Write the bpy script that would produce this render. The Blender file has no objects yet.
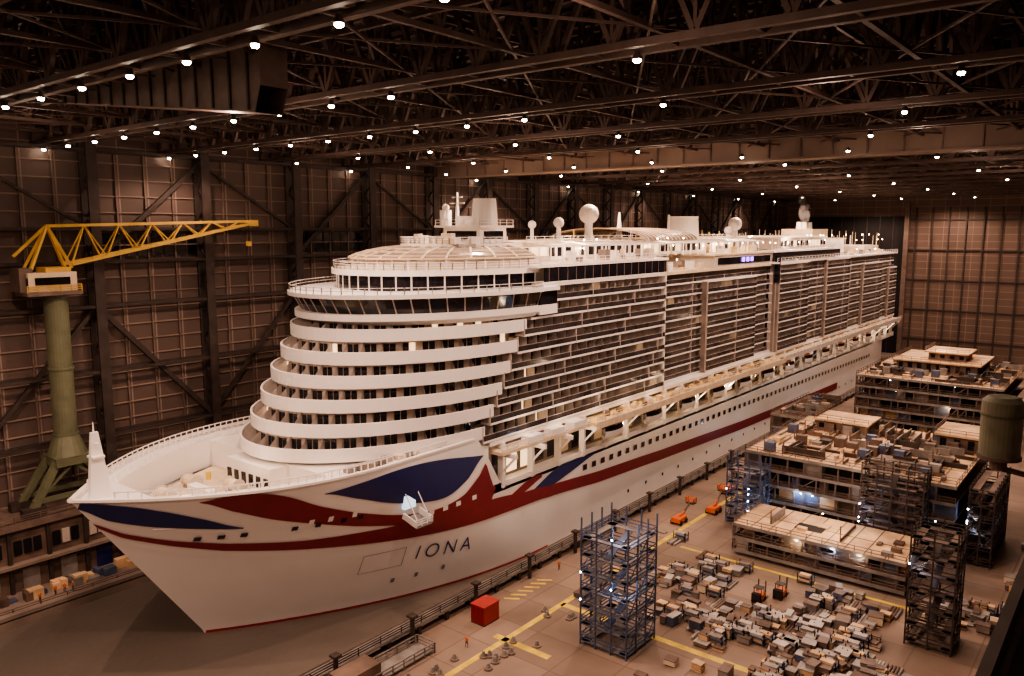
import bpy, math, random
from mathutils import Vector
random.seed(7)
S=bpy.context.scene
try:
    S.view_settings.view_transform='AgX';S.view_settings.look='AgX - Medium High Contrast';S.view_settings.exposure=.12
except Exception:pass
# ------------------------------------------------------------------ materials
def mat(name,col,rough=.6,metal=0,var=.15,scale=.5,emit=None,estr=0,bump=0,alpha=1,detail=6):
    m=bpy.data.materials.new(name);m.use_nodes=True
    nt=m.node_tree;b=nt.nodes['Principled BSDF']
    b.inputs['Roughness'].default_value=rough;b.inputs['Metallic'].default_value=metal
    tc=nt.nodes.new('ShaderNodeTexCoord');n=nt.nodes.new('ShaderNodeTexNoise')
    n.inputs['Scale'].default_value=scale;n.inputs['Detail'].default_value=detail
    nt.links.new(tc.outputs['Object'],n.inputs['Vector'])
    r=nt.nodes.new('ShaderNodeValToRGB')
    r.color_ramp.elements[0].position=.3;r.color_ramp.elements[1].position=.7
    r.color_ramp.elements[0].color=[max(0,c*(1-var)) for c in col]+[1]
    r.color_ramp.elements[1].color=[min(1,c*(1+var)) for c in col]+[1]
    nt.links.new(n.outputs['Fac'],r.inputs['Fac']);nt.links.new(r.outputs['Color'],b.inputs['Base Color'])
    if emit:
        b.inputs['Emission Color'].default_value=(*emit,1);b.inputs['Emission Strength'].default_value=estr
    if bump:
        bp=nt.nodes.new('ShaderNodeBump');bp.inputs['Strength'].default_value=bump
        nt.links.new(n.outputs['Fac'],bp.inputs['Height']);nt.links.new(bp.outputs['Normal'],b.inputs['Normal'])
    if alpha<1:b.inputs['Alpha'].default_value=alpha
    return m
M={}
M['white']=mat('ship_white_paint',(.86,.82,.79),.35,var=.03,scale=.15)
M['cream']=mat('cream_deck',(.70,.57,.42),.6,var=.12,scale=.6)
M['cabin']=mat('cabin_wall',(.20,.16,.14),.6,var=.35,scale=.35)
M['divider']=mat('balcony_divider',(.42,.36,.33),.6,var=.1)
M['house']=mat('deckhouse_wall',(.56,.49,.43),.6,var=.15,scale=.35)
M['glass']=mat('dark_glass',(.014,.013,.018),.1,var=.4,scale=.3)
M['lit']=mat('lit_window',(.9,.7,.5),.5,emit=(1,.66,.36),estr=1.6)
M['litc']=mat('lit_window_cool',(.7,.8,.9),.5,emit=(.6,.8,1),estr=1.0)
M['balglass']=mat('balcony_glass',(.045,.04,.044),.1,var=.5,scale=.25)
M['domeglass']=mat('roof_glazing',(.30,.24,.20),.2,var=.3,scale=.2)
M['navy']=mat('navy_paint',(.014,.018,.11),.35,var=.1)
M['red']=mat('red_paint',(.20,.016,.024),.35,var=.1)
M['yellow']=mat('yellow_cover',(.72,.53,.24),.6,var=.25,scale=.4)
M['steel']=mat('hall_steel',(.052,.037,.033),.6,.1,var=.3)
M['truss']=mat('roof_truss_steel',(.095,.064,.054),.6,.1,var=.25)
M['steel2']=mat('hall_steel_light',(.17,.12,.10),.6,.1,var=.25)
M['portal']=mat('portal_girder_paint',(.25,.18,.145),.6,var=.2,scale=.1)
M['roof']=mat('roof_sheet',(.040,.028,.025),.8,var=.3,scale=.1)
M['concrete']=mat('quay_concrete',(.24,.185,.155),.8,var=.35,scale=.12,bump=.2)
M['ply']=mat('plywood_deck',(.66,.45,.27),.75,var=.35,scale=.25)
M['rust']=mat('primed_steel',(.15,.10,.078),.7,var=.5,scale=.25)
M['blued']=mat('blue_grey_steel',(.09,.11,.18),.6,.1,var=.4,scale=.3)
M['grey']=mat('grey_steel',(.26,.235,.22),.5,.2,var=.35,scale=.4)
M['pale']=mat('pale_material',(.46,.42,.39),.6,var=.3,scale=.4)
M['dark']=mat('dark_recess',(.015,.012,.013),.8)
M['green']=mat('crane_green',(.14,.145,.09),.5,var=.15)
M['olive']=mat('beacon_olive',(.24,.23,.16),.45,var=.12,scale=3)
M['cy']=mat('crane_yellow',(.70,.45,.10),.5,var=.15)
M['orange']=mat('safety_orange',(.7,.15,.03),.5)
M['cred']=mat('container_red',(.38,.04,.035),.5)
M['hiy']=mat('floor_yellow',(.72,.52,.08),.6,var=.3)
M['lamp']=mat('lamp_glow',(1,.8,.6),.5,emit=(1,.80,.60),estr=70)
M['lampf']=mat('deck_lamp_glow',(1,.8,.6),.5,emit=(1,.77,.52),estr=22)
M['lampw']=mat('work_light',(1,1,1),.5,emit=(.75,.85,1),estr=25)
M['purple']=mat('purple_light',(.4,.1,1),.5,emit=(.35,.15,1),estr=4)
M['skin']=mat('skin',(.6,.35,.25),.6)
M['trouser']=mat('trouser',(.05,.06,.12),.8)
def water():
    m=mat('dock_water',(.15,.125,.108),.42,var=.2,scale=.03)
    nt=m.node_tree;b=nt.nodes['Principled BSDF']
    b.inputs['Specular IOR Level'].default_value=.35
    tc=nt.nodes.new('ShaderNodeTexCoord');n=nt.nodes.new('ShaderNodeTexNoise');n.inputs['Scale'].default_value=.8;n.inputs['Detail'].default_value=5
    bp=nt.nodes.new('ShaderNodeBump');bp.inputs['Strength'].default_value=.35;bp.inputs['Distance'].default_value=.3
    nt.links.new(tc.outputs['Object'],n.inputs['Vector']);nt.links.new(n.outputs['Fac'],bp.inputs['Height']);nt.links.new(bp.outputs['Normal'],b.inputs['Normal'])
    return m
M['water']=water()
def cladding(name,axis,c1,c2,cm,bw=5.5,rh=3.0):
    m=bpy.data.materials.new(name);m.use_nodes=True;nt=m.node_tree;b=nt.nodes['Principled BSDF'];b.inputs['Roughness'].default_value=.65
    tc=nt.nodes.new('ShaderNodeTexCoord');sp=nt.nodes.new('ShaderNodeSeparateXYZ');cb=nt.nodes.new('ShaderNodeCombineXYZ')
    nt.links.new(tc.outputs['Object'],sp.inputs[0]);nt.links.new(sp.outputs[axis],cb.inputs[0]);nt.links.new(sp.outputs['Z'],cb.inputs[1])
    br=nt.nodes.new('ShaderNodeTexBrick');br.offset=0
    for k,v in (('Scale',1),('Mortar Size',.13),('Brick Width',bw),('Row Height',rh)):br.inputs[k].default_value=v
    br.inputs['Color1'].default_value=(*c1,1);br.inputs['Color2'].default_value=(*c2,1);br.inputs['Mortar'].default_value=(*cm,1)
    nt.links.new(cb.outputs[0],br.inputs['Vector'])
    w=nt.nodes.new('ShaderNodeTexWave');w.inputs['Scale'].default_value=1.2;nt.links.new(cb.outputs[0],w.inputs['Vector'])
    bp=nt.nodes.new('ShaderNodeBump');bp.inputs['Strength'].default_value=.35;nt.links.new(w.outputs['Fac'],bp.inputs['Height']);nt.links.new(bp.outputs['Normal'],b.inputs['Normal'])
    nt.links.new(br.outputs['Color'],b.inputs['Base Color']);return m
M['cladY']=cladding('wall_cladding','Y',(.125,.085,.072),(.095,.065,.056),(.28,.205,.175))
M['cladX']=cladding('end_wall_cladding','X',(.15,.10,.078),(.125,.083,.066),(.26,.185,.145),6,3.2)
def floormat():
    m=mat('workshop_floor',(.28,.205,.16),.7,var=.38,scale=.06,detail=12,bump=.1)
    nt=m.node_tree;b=nt.nodes['Principled BSDF']
    tc=nt.nodes.new('ShaderNodeTexCoord');br=nt.nodes.new('ShaderNodeTexBrick');br.offset=0
    for k,v in (('Scale',1),('Mortar Size',.12),('Brick Width',7.5),('Row Height',7.5)):br.inputs[k].default_value=v
    br.inputs['Color1'].default_value=(1,1,1,1);br.inputs['Color2'].default_value=(.8,.78,.76,1);br.inputs['Mortar'].default_value=(.65,.62,.6,1)
    nt.links.new(tc.outputs['Object'],br.inputs['Vector'])
    mx=nt.nodes.new('ShaderNodeMix');mx.data_type='RGBA';mx.blend_type='MULTIPLY';mx.inputs['Factor'].default_value=1
    src=b.inputs['Base Color'].links[0].from_socket
    nt.links.new(src,mx.inputs[6]);nt.links.new(br.outputs['Color'],mx.inputs[7]);nt.links.new(mx.outputs[2],b.inputs['Base Color'])
    return m
M['floor']=floormat()
# ------------------------------------------------------------------ mesh builder
class MB:
    def __init__(s):s.v=[];s.f=[];s.m=[];s.mats=[]
    def mi(s,k):
        if k not in s.mats:s.mats.append(k)
        return s.mats.index(k)
    def poly(s,pts,k):
        n=len(s.v);s.v+= [tuple(p) for p in pts];s.f.append(tuple(range(n,n+len(pts))));s.m.append(s.mi(k))
    def box(s,x0,x1,y0,y1,z0,z1,k):
        n=len(s.v);s.v+=[(x0,y0,z0),(x1,y0,z0),(x1,y1,z0),(x0,y1,z0),(x0,y0,z1),(x1,y0,z1),(x1,y1,z1),(x0,y1,z1)]
        i=s.mi(k)
        for q in ((0,3,2,1),(4,5,6,7),(0,1,5,4),(1,2,6,5),(2,3,7,6),(3,0,4,7)):s.f.append(tuple(n+a for a in q));s.m.append(i)
    def rbox(s,cx,cy,w,d,z0,z1,ang,k):
        c,sn=math.cos(ang),math.sin(ang);n=len(s.v)
        for z in (z0,z1):
            for a,b_ in ((-w/2,-d/2),(w/2,-d/2),(w/2,d/2),(-w/2,d/2)):s.v.append((cx+a*c-b_*sn,cy+a*sn+b_*c,z))
        i=s.mi(k)
        for q in ((0,3,2,1),(4,5,6,7),(0,1,5,4),(1,2,6,5),(2,3,7,6),(3,0,4,7)):s.f.append(tuple(n+a for a in q));s.m.append(i)
    def beam(s,p,q,w,h,k):
        p=Vector(p);q=Vector(q);d=q-p
        if d.length<1e-4:return
        d.normalize();up=Vector((0,0,1)) if abs(d.z)<.95 else Vector((0,1,0))
        a=d.cross(up).normalized();b=a.cross(d).normalized();n=len(s.v)
        for c in (p,q):
            for sx,sy in ((-1,-1),(1,-1),(1,1),(-1,1)):s.v.append(tuple(c+a*sx*w/2+b*sy*h/2))
        i=s.mi(k)
        for t in ((0,1,2,3),(7,6,5,4),(0,4,5,1),(1,5,6,2),(2,6,7,3),(3,7,4,0)):s.f.append(tuple(n+a for a in t));s.m.append(i)
    def cyl(s,p,q,r1,r2,k,n=16,caps=True):
        p=Vector(p);q=Vector(q);d=(q-p).normalized();up=Vector((0,0,1)) if abs(d.z)<.95 else Vector((0,1,0))
        a=d.cross(up).normalized();b=a.cross(d).normalized();o=len(s.v)
        for c,r in ((p,r1),(q,r2)):
            for j in range(n):
                t=2*math.pi*j/n;s.v.append(tuple(c+(a*math.cos(t)+b*math.sin(t))*r))
        i=s.mi(k)
        for j in range(n):
            s.f.append((o+j,o+(j+1)%n,o+n+(j+1)%n,o+n+j));s.m.append(i)
        if caps:
            s.f.append(tuple(o+j for j in range(n))[::-1]);s.m.append(i);s.f.append(tuple(o+n+j for j in range(n)));s.m.append(i)
    def ball(s,c,r,k,n=14,zs=1):
        o=len(s.v);i=s.mi(k);rings=n//2
        for a in range(rings+1):
            th=math.pi*a/rings
            for b in range(n):
                ph=2*math.pi*b/n;s.v.append((c[0]+r*math.sin(th)*math.cos(ph),c[1]+r*math.sin(th)*math.sin(ph),c[2]+r*zs*math.cos(th)))
        for a in range(rings):
            for b in range(n):
                s.f.append((o+a*n+b,o+(a+1)*n+b,o+(a+1)*n+(b+1)%n,o+a*n+(b+1)%n));s.m.append(i)
    def strip(s,A,B,k):
        for j in range(len(A)-1):s.poly([A[j],A[j+1],B[j+1],B[j]],k)
    def rail(s,pts,h,k,posts=3.0,t=.12,bars=3):
        for j in range(len(pts)-1):
            a=Vector(pts[j]);b=Vector(pts[j+1]);L=(b-a).length
            for i in range(1,bars+1):
                dz=Vector((0,0,h*i/bars));s.beam(a+dz,b+dz,t,t,k)
            n=max(1,int(L/posts))
            for i in range(n+1):
                p=a.lerp(b,i/n);s.beam(p,p+Vector((0,0,h)),t,t,k)
    def build(s,name,parent=None,smooth=False):
        me=bpy.data.meshes.new(name);me.from_pydata(s.v,[],s.f)
        for k in s.mats:me.materials.append(M[k])
        me.polygons.foreach_set('material_index',s.m)
        if smooth:me.polygons.foreach_set('use_smooth',[True]*len(s.f))
        me.update();o=bpy.data.objects.new(name,me);S.collection.objects.link(o)
        if parent:o.parent=parent
        return o
def empty(name):
    o=bpy.data.objects.new(name,None);S.collection.objects.link(o);return o
# ------------------------------------------------------------------ hall
XL,XR,Y0,YE,ZT=-152,8,-30,415,84
b=MB();b.box(-82.4,XR,Y0,YE,-6,0,'floor');b.box(XL,-133.3,Y0,YE,-6,0,'concrete');b.box(-133.3,-82.4,396,YE,-6,0,'concrete')
b.box(-133.3,-82.4,Y0,396,-6,-5,'concrete')
b.build('floor')
b=MB();b.poly([(-133.3,Y0,-1.5),(-82.4,Y0,-1.5),(-82.4,396,-1.5),(-133.3,396,-1.5)],'water');b.build('dock_water')
b=MB();b.box(XL-1,XL,Y0,YE,0,ZT+2,'cladY');b.build('wall_left')
b=MB();b.box(XR,XR+1,Y0,YE,0,ZT+2,'cladY');b.build('wall_right')
b=MB();b.box(XL,XR,Y0-1,Y0,-6,ZT+2,'cladX');b.build('wall_front')
b=MB();b.box(-93,XR,YE,YE+1,0,ZT+2,'cladX');b.box(XL,-140,YE,YE+1,0,ZT+2,'cladX');b.box(-140,-93,YE,YE+1,66,ZT+2,'cladX')
for x in range(-90,8,7):b.box(x,x+.6,YE-.9,YE,0,70,'steel')
for z in (8,22,36,50,64):b.box(-93,8,YE-.7,YE,z,z+.5,'steel')
b.box(-94.5,-92.5,YE-2,YE,0,72,'steel2')
b.build('wall_back')
b=MB();b.box(-140,-93,YE+.5,YE+1,-4,66,'dark')
for x in range(-136,-93,6):b.box(x,x+.4,YE+.2,YE+.5,0,66,'steel')
b.build('door_1')
b=MB()
ys=[43.7-22+21.8*k for k in range(-2,18)]
for y in ys:
    if y<Y0 or y>YE:continue
    for dx in (0,3.0):
        b.box(XL+dx,XL+dx+.5,y-.9,y+.9,0,ZT-8,'steel')
    z=2
    while z<74:
        b.beam((XL+.2,y,z),(XL+3.2,y,z+3),.3,.3,'steel');b.beam((XL+3.2,y,z+3),(XL+.2,y,z+6),.3,.3,'steel');z+=6
    for j in (1,2,3):
        b.box(XL,XL+.45,y+5.45*j-.15,y+5.45*j+.15,12,74,'steel2')
for z in (22,34,46,54,60,74):
    b.box(XL,XL+.8,Y0,YE,z-.3,z+.3,'steel')
    b.beam((XL+3,Y0,z),(XL+3,YE,z),.4,.5,'steel')
for z in [12+3*k for k in range(21)]:
    b.box(XL,XL+.35,Y0,YE,z-.1,z+.1,'portal')
for k in range(len(ys)-1):
    y,y2=ys[k],ys[k+1]
    if y2>YE:break
    if k%2==0:
        b.beam((XL+1.5,y,46),(XL+1.5,y2,22),.9,.9,'steel');b.beam((XL+1.5,y,54),(XL+1.5,y2,73),.8,.8,'steel')
    else:
        b.beam((XL+1.5,y,22),(XL+1.5,y2,46),.7,.7,'steel');b.beam((XL+1.5,y,73),(XL+1.5,y2,60),.5,.5,'steel')
b.build('wall_columns_and_bracing')
b=MB()
for k in range(len(ys)-1):
    if k%2==0 and ys[k]>-30:
        for j in range(8):
            y=ys[k]+1.6+j*2.5
            b.box(XL,XL+.3,y,y+2.1,54.8,59.2,'glass')
b.build('window_1')
b=MB();b.box(XL,XR,Y0,YE,ZT,ZT+1,'roof')
for i in range(0,int(YE-Y0),3):b.box(XL,XR,Y0+i,Y0+i+.35,ZT-.4,ZT,'steel')
b.build('ceiling')
rowsY=[-9+22.45*k for k in range(19)]
b=MB()
def truss(p,q,z0,z1,step,w,k):
    p=Vector(p);q=Vector(q);L=(q-p).length;n=int(L/step)
    b.beam((p.x,p.y,z0),(q.x,q.y,z0),w*1.5,w*1.3,k);b.beam((p.x,p.y,z1),(q.x,q.y,z1),w*1.5,w*1.3,k)
    for i in range(n):
        a=p.lerp(q,i/n);c=p.lerp(q,(i+1)/n);m=a.lerp(c,.5)
        b.beam((a.x,a.y,z0),(m.x,m.y,z1),w,w,k);b.beam((m.x,m.y,z1),(c.x,c.y,z0),w,w,k)
        b.beam((a.x,a.y,z0),(a.x,a.y,z1),w*.7,w*.7,k)
for y in rowsY:
    if 144<y<160:continue
    truss((XL,y-1.3,0),(XR,y-1.3,0),74.5,82.5,7,.45,'truss');truss((XL,y+1.3,0),(XR,y+1.3,0),74.5,82.5,7,.45,'truss')
    for x in range(-150,8,7):b.beam((x,y-1.3,74.5),(x,y+1.3,74.5),.3,.3,'truss')
    truss((XL,y+11.2,0),(XR,y+11.2,0),77,83,6,.3,'truss')
for x in range(-145,8,14):
    truss((x,Y0,0),(x,YE,0),76.0,82.8,5.6,.34,'truss')
for x in range(-138,8,14):
    b.beam((x,Y0,79.5),(x,YE,79.5),.35,.5,'truss')
    for y in rowsY[:-1]:
        b.beam((x-7,y,76),(x+7,y+22.4,76),.22,.22,'truss');b.beam((x+7,y,76),(x-7,y+22.4,76),.22,.22,'truss')
b.build('roof_trusses')
b=MB();b.box(XL,XR,153,155.5,73.4,77.5,'portal')
for x in range(-150,8,6):b.box(x,x+.25,152.7,153,73.4,77.5,'steel2')
b.box(XL,XR,152.2,156,73,73.4,'portal');b.box(XL,XR,152.5,156,77.4,77.7,'portal')
truss((XL,154,0),(XR,154,0),77.7,83,5,.4,'truss')
b.build('portal_girder')
b=MB()
for y in (44,47):b.poly([(-107,y,75.5),(-66,y,70.7),(-65,y,73),(-65,y,81),(-107,y,81)],'steel2')
b.poly([(-107,44,75.5),(-66,44,70.7),(-66,47,70.7),(-107,47,75.5)],'steel2');b.poly([(-65,44,73),(-65,44,81),(-65,47,81),(-65,47,73)],'steel2')
for x in range(-106,-65,3):b.box(x,x+.25,43.8,44,75.4-(x+107)*.11,81,'steel')
b.box(-108,-64,43.7,47.3,81,81.6,'steel')
b.build('overhead_crane_girder')
lamp=MB()
for j,y in enumerate(rowsY):
    for i in range(17):
        x=-150.5+9.7*i
        if x>6:continue
        if y>150 and (i%3 or j%2):continue
        if 40<y<150 and x>-62 and (i+j)%3:continue
        if 95<y<150 and (i+j)%2:continue
        r=.34 if y<70 else (.32 if y<150 else .34)
        lamp.cyl((x,y,74.2),(x,y,73.6),.2,.4,'steel',10);lamp.ball((x,y,73.5),r,'lamp',10,.6)
lamp.build('ceiling_lamps')
def spot(loc,power,col,size=160,r=.5,name='hall_spot'):
    l=bpy.data.lights.new(name,'SPOT');l.energy=power;l.color=col;l.spot_size=math.radians(size);l.spot_blend=.5;l.shadow_soft_size=r
    o=bpy.data.objects.new(name,l);o.location=loc;S.collection.objects.link(o);return o
def point(loc,power,col,r=.3,name='deck_light'):
    l=bpy.data.lights.new(name,'POINT');l.energy=power;l.color=col;l.shadow_soft_size=r
    o=bpy.data.objects.new(name,l);o.location=loc;S.collection.objects.link(o);return o
HC=(1,.675,.51)
for j,y in enumerate(rowsY):
    if j%2==0:
        for x,pw in ((-107,42000),(-72.9,44000),(-34.1,26000)):
            spot((x,y,73),pw,HC,150 if x<-100 else 158)
        if j%4==0:spot((-140,y,73),12000,HC)
    elif y<240:
        for x in (-124,-75,-30):point((x,y-11,70.5),2300,HC,.15,'truss_fill_light')  # added fill lights without fixtures, to brighten the trusses above
# ------------------------------------------------------------------ dock edge
b=MB()
b.box(-82.9,-80.6,Y0,396,1.5,1.9,'grey');b.box(-83.1,-82.7,Y0,396,.4,1.9,'steel2')
y=-30
while y<396:
    b.box(-82.6,-82,y,y+.6,0,1.5,'steel');b.box(-81.2,-80.8,y,y+.6,0,1.5,'steel')
    y+=6
b.rail([(-80.7,Y0,1.9),(-80.7,396,1.9)],1.1,'steel',4)
y=20
while y<200:
    b.cyl((-80,y,0),(-80,y,4.2),.35,.35,'steel',10);b.box(-80.6,-79.4,y-.6,y+.6,4,4.3,'steel');y+=14
b.build('dock_edge_walkway')
b=MB();b.box(-134.2,-133.3,Y0,396,-.2,.6,'concrete');b.rail([(-134.5,Y0,0),(-134.5,300,0)],1.1,'steel2',4)
b.box(-135.4,-135.1,Y0,300,0,.02,'hiy')
b.build('quay_kerb')
b=MB();b.box(XL+.01,-142,Y0,YE,10.8,12,'steel2');b.box(XL+.01,-143,Y0,YE,0,10.8,'rust')
y=-20
rg=random.Random(3)
while y<400:
    for q in (0,1.5,3):b.box(-143,-142.7,y+q,y+q+1.2,6.4,8.8,'glass' if rg.random()<.85 else 'house')
    b.box(-143,-142.75,y+1,y+3.6,.2,3.8,'navy' if rg.random()<.3 else 'grey')
    b.box(-143,-142.4,y+5,y+5.6,0,10.8,'steel');y+=6
b.box(-143,-141.5,Y0,YE,4.6,5.1,'concrete');b.rail([(-142.1,Y0,12),(-142.1,YE,12)],1.1,'steel2',4)
b.build('gallery_building')
# ------------------------------------------------------------------ ship
ship=empty('cruise_ship')
CX=-109.
def ystem(z):
    zt=max(0,min(1,(z+1.5)/26));return 60-18*zt
def hw(Y,z):
    zt=max(0,min(1,(z+1.5)/26));L=60-20*zt;pp=2+.4*zt
    t=(Y-(60-18*zt))/L
    if t<=0:return 0
    w=21 if t>=1 else 21*(1-(1-t)**pp)
    if Y>345: w*=1-.25*((Y-345)/35)**2
    return w
def ztop(Y):
    if Y<99:return 24.5
    if Y>105:return 14
    s=(Y-99)/6;return 24.5-10.5*(s*s*(3-2*s))
b=MB();NV,NW=150,26
vs=[(i/NV)**2.0 for i in range(NV+1)]
for side in (1,-1):
    g=[]
    for v in vs:
        Yb=42+(380-42)*v;zt_=ztop(Yb);row=[]
        for w in range(NW+1):
            z=-4+(zt_+4)*w/NW
            Y=Yb+(ystem(z)-42)*(1-v)**6
            row.append((CX+side*hw(Y,z),Y,z))
        g.append(row)
    o=len(b.v)
    for r in g:b.v+=r
    n=NW+1
    for i in range(NV):
        for j in range(NW):
            q=(o+i*n+j,o+(i+1)*n+j,o+(i+1)*n+j+1,o+i*n+j+1)
            b.f.append(q if side==1 else q[::-1]);b.m.append(b.mi('white'))
b.poly([(CX-16,380,-4),(CX+16,380,-4),(CX+16,380,14),(CX-16,380,14)],'white')
b.build('hull',ship,True)
def ribbon(b,pts,k,off=.12,seg=.5,across=8):
    P=[];n0=len(pts)
    for i in range(n0-1):
        p0=pts[max(0,i-1)];p1=pts[i];p2=pts[i+1];p3=pts[min(n0-1,i+2)];n=max(1,int((p2[0]-p1[0])/seg))
        for j in range(n):
            t=j/n
            if n0>2:
                h=lambda a,b_,c,d:.5*((2*b_)+(c-a)*t+(2*a-5*b_+4*c-d)*t*t+(3*b_-a-3*c+d)*t**3)
                P.append((p1[0]+(p2[0]-p1[0])*t,h(p0[1],p1[1],p2[1],p3[1]),h(p0[2],p1[2],p2[2],p3[2])))
            else:P.append(tuple(p1[q]+(p2[q]-p1[q])*t for q in range(3)))
    P.append(pts[-1])
    P=[(y,l,max(l,min(h_,ztop(y)-.2))) for y,l,h_ in P]
    def pt(Y,z):
        Yc=max(Y,ystem(z)+.02);return (CX+hw(Yc,z)+off,Yc-off*.6 if Yc<70 else Yc,z)
    for i in range(len(P)-1):
        for j in range(across):
            a=j/across;c=(j+1)/across
            y0,l0,h0=P[i];y1,l1,h1=P[i+1]
            b.poly([pt(y0,l0+(h0-l0)*a),pt(y1,l1+(h1-l1)*a),pt(y1,l1+(h1-l1)*c),pt(y0,l0+(h0-l0)*c)],k)
b=MB()
ribbon(b,[(43,23.0,24.0),(46,21.0,23.6),(50,19.7,22.5),(55,18.8,20.5),(60,18.1,18.3)],'navy')
ribbon(b,[(54,23.4,23.5),(58,21.4,24.2),(63,19.2,23.2),(69,17.2,20.2),(75,15.4,17.7),(83,13.6,15.4),(90,12.3,14.6),(96,11.5,15.4),(100,11.3,17.8),(103,12.2,20.8),(104.4,14.5,18)],'red')
ribbon(b,[(44,20.4,20.8),(48,17.9,18.6),(53,16.0,16.9),(59,14.3,15.6),(68,12.8,14.4),(78,11.5,13.9),(88,10.4,13.4),(98,9.6,13.0),(106,9.2,12.4),(114,8.9,11.4)],'red',.14)
ribbon(b,[(114,8.9,11.4),(120,8.5,10.8),(138,7.0,9.4),(165,5.6,8.0),(212,3.6,6.0),(300,1.6,4)],'red',.14)
ribbon(b,[(69,22.2,22.3),(74,20.4,22.8),(80,18.2,23.3),(86,16.7,23.2),(92,16.2,22.6),(97,17.9,21.8),(101,21.0,21.2)],'navy')
ribbon(b,[(111,9.4,9.5),(117,10.0,11.8),(123,10.8,13.7),(129,12.0,13.8),(136,13.4,13.7)],'navy')
ribbon(b,[(106.5,10.3,11.3),(110,10.8,12.4),(114,11.9,13.6),(118,13.0,13.8)],'red')
ribbon(b,[(60,-1.6,-1.0),(75,-1.6,-1.0),(120,-1.6,-1.1)],'cred')
for y in [132+3.4*i for i in range(62)]:
    ribbon(b,[(y,10.9-(y-132)*.012,12.1-(y-132)*.012),(y+1.5,10.9-(y-132)*.012,12.1-(y-132)*.012)],'glass',.17,2,1)
for y in (55,57.5,60,66,69,72.5,75):
    ribbon(b,[(y,16.6,17.3),(y+.8,16.6,17.3)],'glass',.2,2,1)
for y in (68,70.5,74,76.5,79):
    ribbon(b,[(y,17.2,18.1),(y+.7,17.2,18.1)],'white',.22,2,1)
for y in (88,91,94,98):
    ribbon(b,[(y,13.9,14.7),(y+1.1,13.9,14.7)],'white',.2,2,1)
for i in range(26):
    y=150+i*8;ribbon(b,[(y,1.5,2.2),(y+.7,1.5,2.2)],'glass',.17,2,1)
for y in (84,88,93):
    ribbon(b,[(y,2.4,3.2),(y+.6,2.4,3.2)],'grey',.15,2,1)
for y in (78,):
    ribbon(b,[(y,9.0,9.08),(y+7,9.0,9.08)],'grey',.15,2,1);ribbon(b,[(y,5.6,5.68),(y+7,5.6,5.68)],'grey',.15,2,1)
    ribbon(b,[(y,5.6,9.1),(y+.1,5.6,9.1)],'grey',.15,2,1);ribbon(b,[(y+6.9,5.6,9.1),(y+7,5.6,9.1)],'grey',.15,2,1)
b.build('hull_livery',ship)
cu=bpy.data.curves.new('ship_name','FONT');cu.body='IONA';cu.size=3.6;cu.space_character=1.45;cu.offset=-.035
to=bpy.data.objects.new('tmp',cu);S.collection.objects.link(to);bpy.context.view_layer.update()
me=bpy.data.meshes.new_from_object(to);bpy.data.objects.remove(to)
for v in me.vertices:
    Y=86.8+v.co.x+v.co.y*.12;z=6.2+v.co.y-v.co.x*.12;v.co=(CX+hw(Y,z)+.2,Y,z)
me.materials.clear();me.materials.append(M['navy']);o=bpy.data.objects.new('name_lettering',me);S.collection.objects.link(o);o.parent=ship
b=MB();X=CX+hw(84,17)
b.box(X-.2,X+.3,82.6,85.0,16.4,18.6,'litc');b.beam((X,82.5,15.5),(X+3,82.5,14.6),.2,1.0,'white');b.beam((X,86,15.5),(X+3,86,14.6),.2,1.0,'white')
b.poly([(X,82.5,15),(X+3,82.5,14),(X+3,86,14),(X,86,15)],'grey');b.rail([(X+3,82.5,14.2),(X+3,86,14.2)],1.1,'white',1)
b.beam((X+.3,82.8,19),(X+3,82.8,15),.12,.12,'white');b.beam((X+.3,85.4,19),(X+3,85.4,15),.12,.12,'white')
b.build('shell_door_platform',ship)
# foredeck
b=MB()
def hp(Y,z,d,s):return (CX+s*max(0,hw(Y,z)-d),Y,z)
ysr=[42.3,43,44,45.5,47,49,50.5]
for s in (1,-1):
    for a,c in zip(ysr[:-1],ysr[1:]):b.poly([(CX,a,23.8),hp(a,23.8,.2,s),hp(c,23.8,.2,s),(CX,c,23.8)],'white')
    yr=[50.5+1.5*i for i in range(35)]
    for a,c in zip(yr[:-1],yr[1:]):
        z=23.8
        b.poly([hp(a,z,3.6,s),hp(a,z,.2,s),hp(c,z,.2,s),hp(c,z,3.6,s)],'white')
        if a<78:b.poly([hp(a,z,3.6,s),hp(c,z,3.6,s),(hp(c,z,3.6,s)[0],c,19),(hp(a,z,3.6,s)[0],a,19)],'white')
        b.beam(hp(a,24.6,3.6,s),hp(c,24.6,3.6,s),.12,.12,'white');b.beam(hp(a,23.8,3.6,s),hp(a,24.6,3.6,s),.1,.1,'white')
    yy=[42.0]+[42.5+1.2*i for i in range(48)]
    for a,c in zip(yy[:-1],yy[1:]):
        p,q=hp(a,24.5,.15,s),hp(c,24.5,.15,s);b.beam((p[0],p[1],24.4),(q[0],q[1],24.4),.55,.35,'white')
        if a>46:
            p,q=hp(a,24.5,.8,s),hp(c,24.5,.8,s);b.beam((p[0],p[1],25.4),(q[0],q[1],25.4),.14,.14,'white')
            b.beam((p[0],p[1],24),(p[0],p[1],25.4),.14,.14,'white')
yr=[50.5+1.5*i for i in range(20)]
for a,c in zip(yr[:-1],yr[1:]):b.poly([hp(a,19.3,3,-1),hp(a,19.3,3,1),hp(c,19.3,3,1),hp(c,19.3,3,-1)],'cream')
b.poly([hp(50.5,23.8,3.6,-1),hp(50.5,23.8,3.6,1),(hp(50.5,23.8,3.6,1)[0],50.5,19),(hp(50.5,23.8,3.6,-1)[0],50.5,19)],'white')
b.box(CX-18,CX+18,78,106,19,23.4,'white')
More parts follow.
